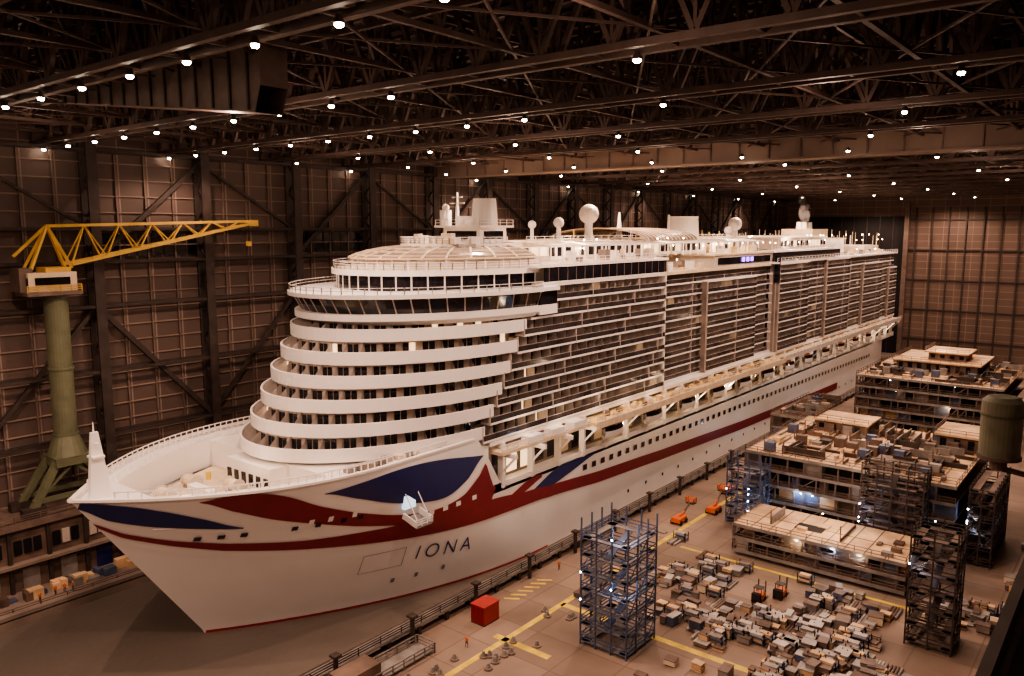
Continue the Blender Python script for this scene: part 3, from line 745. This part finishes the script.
# ------------------------------------------------------------------ floor clutter
b=MB();rnd=random.Random(11)
def pile(x,y,t):
    a=rnd.gauss(0,.12)
    if t=='pallet':
        for i in range(rnd.randint(1,4)):b.rbox(x,y,1.6,1.2,.05+i*.32,.25+i*.32,a,rnd.choice(['ply','rust','grey']))
    elif t=='crate':
        w,d,h=rnd.uniform(.8,2.2),rnd.uniform(.8,2.4),rnd.uniform(.5,1.6);b.rbox(x,y,w,d,.15,h,a,rnd.choice(['grey','pale','blued','cream','rust','steel2','grey','ply']));b.rbox(x,y,w+.1,d+.1,h,h+.1,a,rnd.choice(['grey','pale','steel2','rust']))
        b.rbox(x,y,w*.8,d*.9,0,.15,a,'steel')
    elif t=='pipes':
        for i in range(4):b.cyl((x+i*.45,y,.25),(x+i*.45,y+4.0,.25),.2,.2,rnd.choice(['grey','rust','pale']),8)
    elif t=='rack':
        for i in range(2):
            for px,py in ((0,0),(2.4,0),(0,1.4),(2.4,1.4)):b.beam((x+px,y+py,0),(x+px,y+py,1.8),.12,.12,'blued')
            b.box(x,x+2.4,y,y+1.4,.3+i*.8,.4+i*.8,'blued');b.box(x+.2,x+2,y+.2,y+1.2,.4+i*.8,.8+i*.8,rnd.choice(['grey','pale','ply']))
def ok(x,y):
    for (a,c,d,e) in ((-62,-51,89,102),(-66.5,-56,149,158),(-40.5,-27,149,158),(-25.5,-16.5,119,129),(-24,-17,156,178),(-65.5,-23,155,198),(-58.5,-26,134,151),(-78,-65.5,204,238),(-47.5,-41,118,127),(-73.5,-66,140,180)):
        if a<x+1.2 and x-1.2<c and d<y+2 and y-2<e:return False
    return True
zones=[(-57,-44,101,114,75),(-49,-27,106,120,190),(-38,-16,94,110,150),(-64,-52,114,130,55),(-25,-14,130,140,40),(-76,-68,102,138,10),(-15,-9,150,230,60),(-44,-28,121,132,50),(-50,-30,84,96,22)]
for x0,x1,y0,y1,n in zones:
    for i in range(n):
        x,y=rnd.uniform(x0,x1),rnd.uniform(y0,y1)
        if ok(x,y):pile(x,y,rnd.choice(['pallet','pallet','crate','crate','crate','crate','pipes','rack']))
b.build('stacked_materials')
b=MB()
b.box(-70,-62.5,99.0,100.2,0,.02,'hiy');b.box(-62.5,-14,99.0,100.2,0,.02,'hiy');b.box(-66,-20,132.6,133.4,0,.02,'hiy');b.box(-70.5,-69.5,60,240,0,.02,'hiy')
b.box(-72,-62,84.6,85.8,0,.02,'hiy')
for i in range(6):b.rbox(-77.5,96+i*1.8,2.6,.5,0,.02,.6,'hiy')
b.build('floor_markings')
b=MB()
for i in range(22):
    x=rnd.uniform(-73.5,-63);y=rnd.uniform(62,98);b.cyl((x,y,0),(x,y,.25),.6,.6,'concrete',12);b.cyl((x,y,.25),(x,y,.9),.4,.18,'grey',10)
b.build('keel_block_stands')
b=MB();b.box(-77.5,-74.8,86,89.5,.2,3,'cred')
for i in range(8):b.box(-77.6,-77.5,86.1+i*.42,86.3+i*.42,.3,2.9,'red');b.box(-77.4+i*.33,-77.25+i*.33,85.9,86,.3,2.9,'red')
b.box(-77.6,-74.7,85.9,89.6,2.95,3.1,'cred');b.box(-77.5,-74.8,86,89.5,0,.2,'steel');b.build('shipping_container')
def lift(x,y,h,ang):
    b=MB();b.box(x-1.0,x+1.0,y-1.6,y+1.6,.5,1.4,'orange')
    for sx in (-1.0,1.0):
        for sy in (-1.1,1.1):b.cyl((x+sx-.2,y+sy,.5),(x+sx+.2,y+sy,.5),.5,.5,'dark',12)
    c,s=math.cos(ang),math.sin(ang)
    b.beam((x,y,1.4),(x+2*c,y+2*s,h*.6),.35,.35,'orange');b.beam((x+2*c,y+2*s,h*.6),(x+4*c,y+4*s,h),.3,.3,'steel2')
    X,Y=x+4.6*c,y+4.6*s;b.box(X-.9,X+.9,Y-.6,Y+.6,h-.2,h,'steel');b.rail([(X-.9,Y-.6,h),(X+.9,Y-.6,h),(X+.9,Y+.6,h),(X-.9,Y+.6,h),(X-.9,Y-.6,h)],1.1,'orange',1)
    b.build('boom_lift')
lift(-72,144,3.2,1.5);lift(-69,154,3.8,1.6);lift(-72,168,3.6,1.6)
def forklift(x,y,name='forklift'):
    b=MB();b.box(x-.7,x+.7,y-1.2,y+1.2,.4,1.3,'orange');b.box(x-.7,x+.7,y-1.4,y-.6,.5,1.7,'dark')
    for sx in(-.6,.6):
        for sy in(-.9,.9):b.cyl((x+sx-.15,y+sy,.4),(x+sx+.15,y+sy,.4),.4,.4,'dark',12)
        b.beam((x+sx,y+1.3,.1),(x+sx,y+1.3,3.2),.15,.15,'steel');b.box(x+sx-.1,x+sx+.1,y+1.3,y+2.5,.15,.22,'steel')
        b.beam((x+sx,y-.6,1.3),(x+sx,y-.5,2.4),.1,.1,'steel');b.beam((x+sx,y+.7,1.3),(x+sx,y+.5,2.4),.1,.1,'steel')
    b.box(x-.7,x+.7,y-.7,y+.6,2.4,2.5,'steel');b.build(name)
forklift(-43.5,124);forklift(-45.7,120.5)
b=MB()
for i in range(26):
    x=rnd.uniform(-141,-139);y=rnd.uniform(42,64);w=rnd.uniform(.6,2);b.box(x,x+w,y,y+rnd.uniform(.6,2.4),0,rnd.uniform(.4,1.8),rnd.choice(['grey','ply','rust','rust','blued','steel']))
b.build('quay_equipment')
scaffold('access_stair_tower',-141,-137,67,72,9,'steel2','grey')
b=MB();b.rail([(-79,52,0),(-79,76,0),(-75.5,76,0),(-75.5,52,0)],1.6,'grey',2,.15,3);b.box(-78.8,-75.7,52,76,.3,.5,'grey');b.box(-78.9,-75.6,60,66,.5,3,'rust')
for i in range(5):b.cyl((-78.3+i*.5,53,.75),(-78.3+i*.5,59,.75),.2,.2,'grey',10)
b.build('pipe_rack')
# ------------------------------------------------------------------ crane runway and beacon
b=MB();b.box(-3.4,3,6,330,43.6,44.2,'steel');b.box(-.6,.2,6,330,40.5,43.6,'steel');b.box(-3.5,-3.1,6,330,43.2,45.4,'steel');b.box(-3.2,-2.9,6,330,44.2,44.5,'steel2')
y=10
while y<330:
    b.beam((-.2,y,43.6),(7.6,y,36),.6,.6,'steel');b.box(-.6,7.9,y-.3,y+.3,41,43.6,'steel');y+=12
b.build('crane_runway')
b=MB();cx,cy,cz=-2.72,23.2,55.0
b.cyl((cx,cy,cz-.72),(cx,cy,cz+.68),.47,.47,'olive',28);b.cyl((cx,cy,cz+.68),(cx,cy,cz+.8),.47,.34,'olive',28);b.cyl((cx,cy,cz-.8),(cx,cy,cz-.72),.51,.51,'steel2',28)
b.cyl((cx,cy,cz+.3),(cx,cy,cz+.36),.49,.49,'green',28);b.cyl((cx,cy,cz-1.1),(cx,cy,cz-.8),.2,.2,'steel2',12);b.beam((cx,cy,cz-1.05),(cx+1.2,cy+.3,cz-1.3),.12,.12,'steel2');b.beam((cx+1.2,cy+.3,cz+.2),(cx+1.2,cy+.3,44.2),.14,.14,'steel2')
b.build('warning_beacon')
# ------------------------------------------------------------------ workers
def worker(x,y,z,rot,pose=0):
    J=[(0,0,.95),(0,0,1.2),(0,0,1.45),(0,.02,1.55),(0,.03,1.72),(.1,0,.9),(.13,.05+.1*pose,.5),(.13,-.02,.06),(.13,.14,.03),(-.1,0,.9),(-.13,.0,.5),(-.13,-.1*pose,.06),(-.13,.1-.1*pose,.03),(.2,0,1.42),(.27,.03,1.14),(.24,.22,.95+.15*pose),(-.2,0,1.42),(-.27,.02,1.14),(-.26,.12,.9)]
    E=[(0,1),(1,2),(2,3),(3,4),(0,5),(5,6),(6,7),(7,8),(0,9),(9,10),(10,11),(11,12),(2,13),(13,14),(14,15),(2,16),(16,17),(17,18)]
    R=[.15,.15,.15,.07,.11,.1,.075,.055,.04,.1,.075,.055,.04,.075,.055,.04,.075,.055,.04]
    me=bpy.data.meshes.new('w');me.from_pydata(J,E,[]);o=bpy.data.objects.new('w',me);S.collection.objects.link(o)
    m=o.modifiers.new('s','SKIN');me.skin_vertices[0].data[0].use_root=True
    for i,r in enumerate(R):me.skin_vertices[0].data[i].radius=(r,r)
    o.modifiers.new('u','SUBSURF').levels=1
    dg=bpy.context.evaluated_depsgraph_get();nm=bpy.data.meshes.new_from_object(o.evaluated_get(dg));bpy.data.objects.remove(o)
    nm.name='worker';nm.materials.clear()
    for k in ('trouser','orange','skin','hiy'):nm.materials.append(M[k])
    for p in nm.polygons:
        c=p.center;p.use_smooth=True
        p.material_index=3 if c.z>1.74 else 2 if c.z>1.52 else (2 if c.z<1.0 and abs(c.x)>.2 else (1 if c.z>.93 else 0))
    w=bpy.data.objects.new('worker',nm);w.location=(x,y,z);w.rotation_euler=(0,0,rot);S.collection.objects.link(w)
for a in ((-136.8,51,0,1,0),(-136.5,52.2,0,3,1),(-136.2,47,0,2,0),(-137,49.6,0,5,1),(-78,110,0,1,1),(-67,122,0,4,0),(-65.5,108,0,2,1),(-62,104,0,0,0),(-73,80,0,0,1)):worker(*a)
# ------------------------------------------------------------------ light on ship
WC=(1,.71,.47)
for x,y,z,p in ((CX,58,27,500),(CX+3,66,26,300),(CX,110,61.5,500),(CX+13,140,57,1200),(CX+13,175,57,1200),(CX+14,215,57,1500),(CX+16,260,56,1800),(CX+14,300,56,1800),(CX+14,345,56,1800)):
    point((x,y,z),p,WC,.3)
for y in range(110,380,18):point((CX+22.5,y,18.5),450,WC,.2)
for y in range(112,170,12):point((CX+23.2,y,25),350,WC,.2)
for x,y,z in ((-44,178,22),(-48,270,27),(-42,143,12)):point((x,y,z),1700,WC,.3,'site_and_fill_light')  # added fill lights hung over the blocks, only to brighten their plywood tops
W=bpy.data.worlds.new('w');S.world=W;W.use_nodes=True;W.node_tree.nodes['Background'].inputs[0].default_value=(.5,.33,.25,1);W.node_tree.nodes['Background'].inputs[1].default_value=.2
c=bpy.data.cameras.new('camera');c.lens=27.98;c.sensor_width=36;c.clip_end=2000;c.clip_start=.1
co=bpy.data.objects.new('camera',c);co.location=(0,0,60);co.rotation_euler=(math.radians(90-7.8),0,math.radians(38.9));S.collection.objects.link(co);S.camera=co
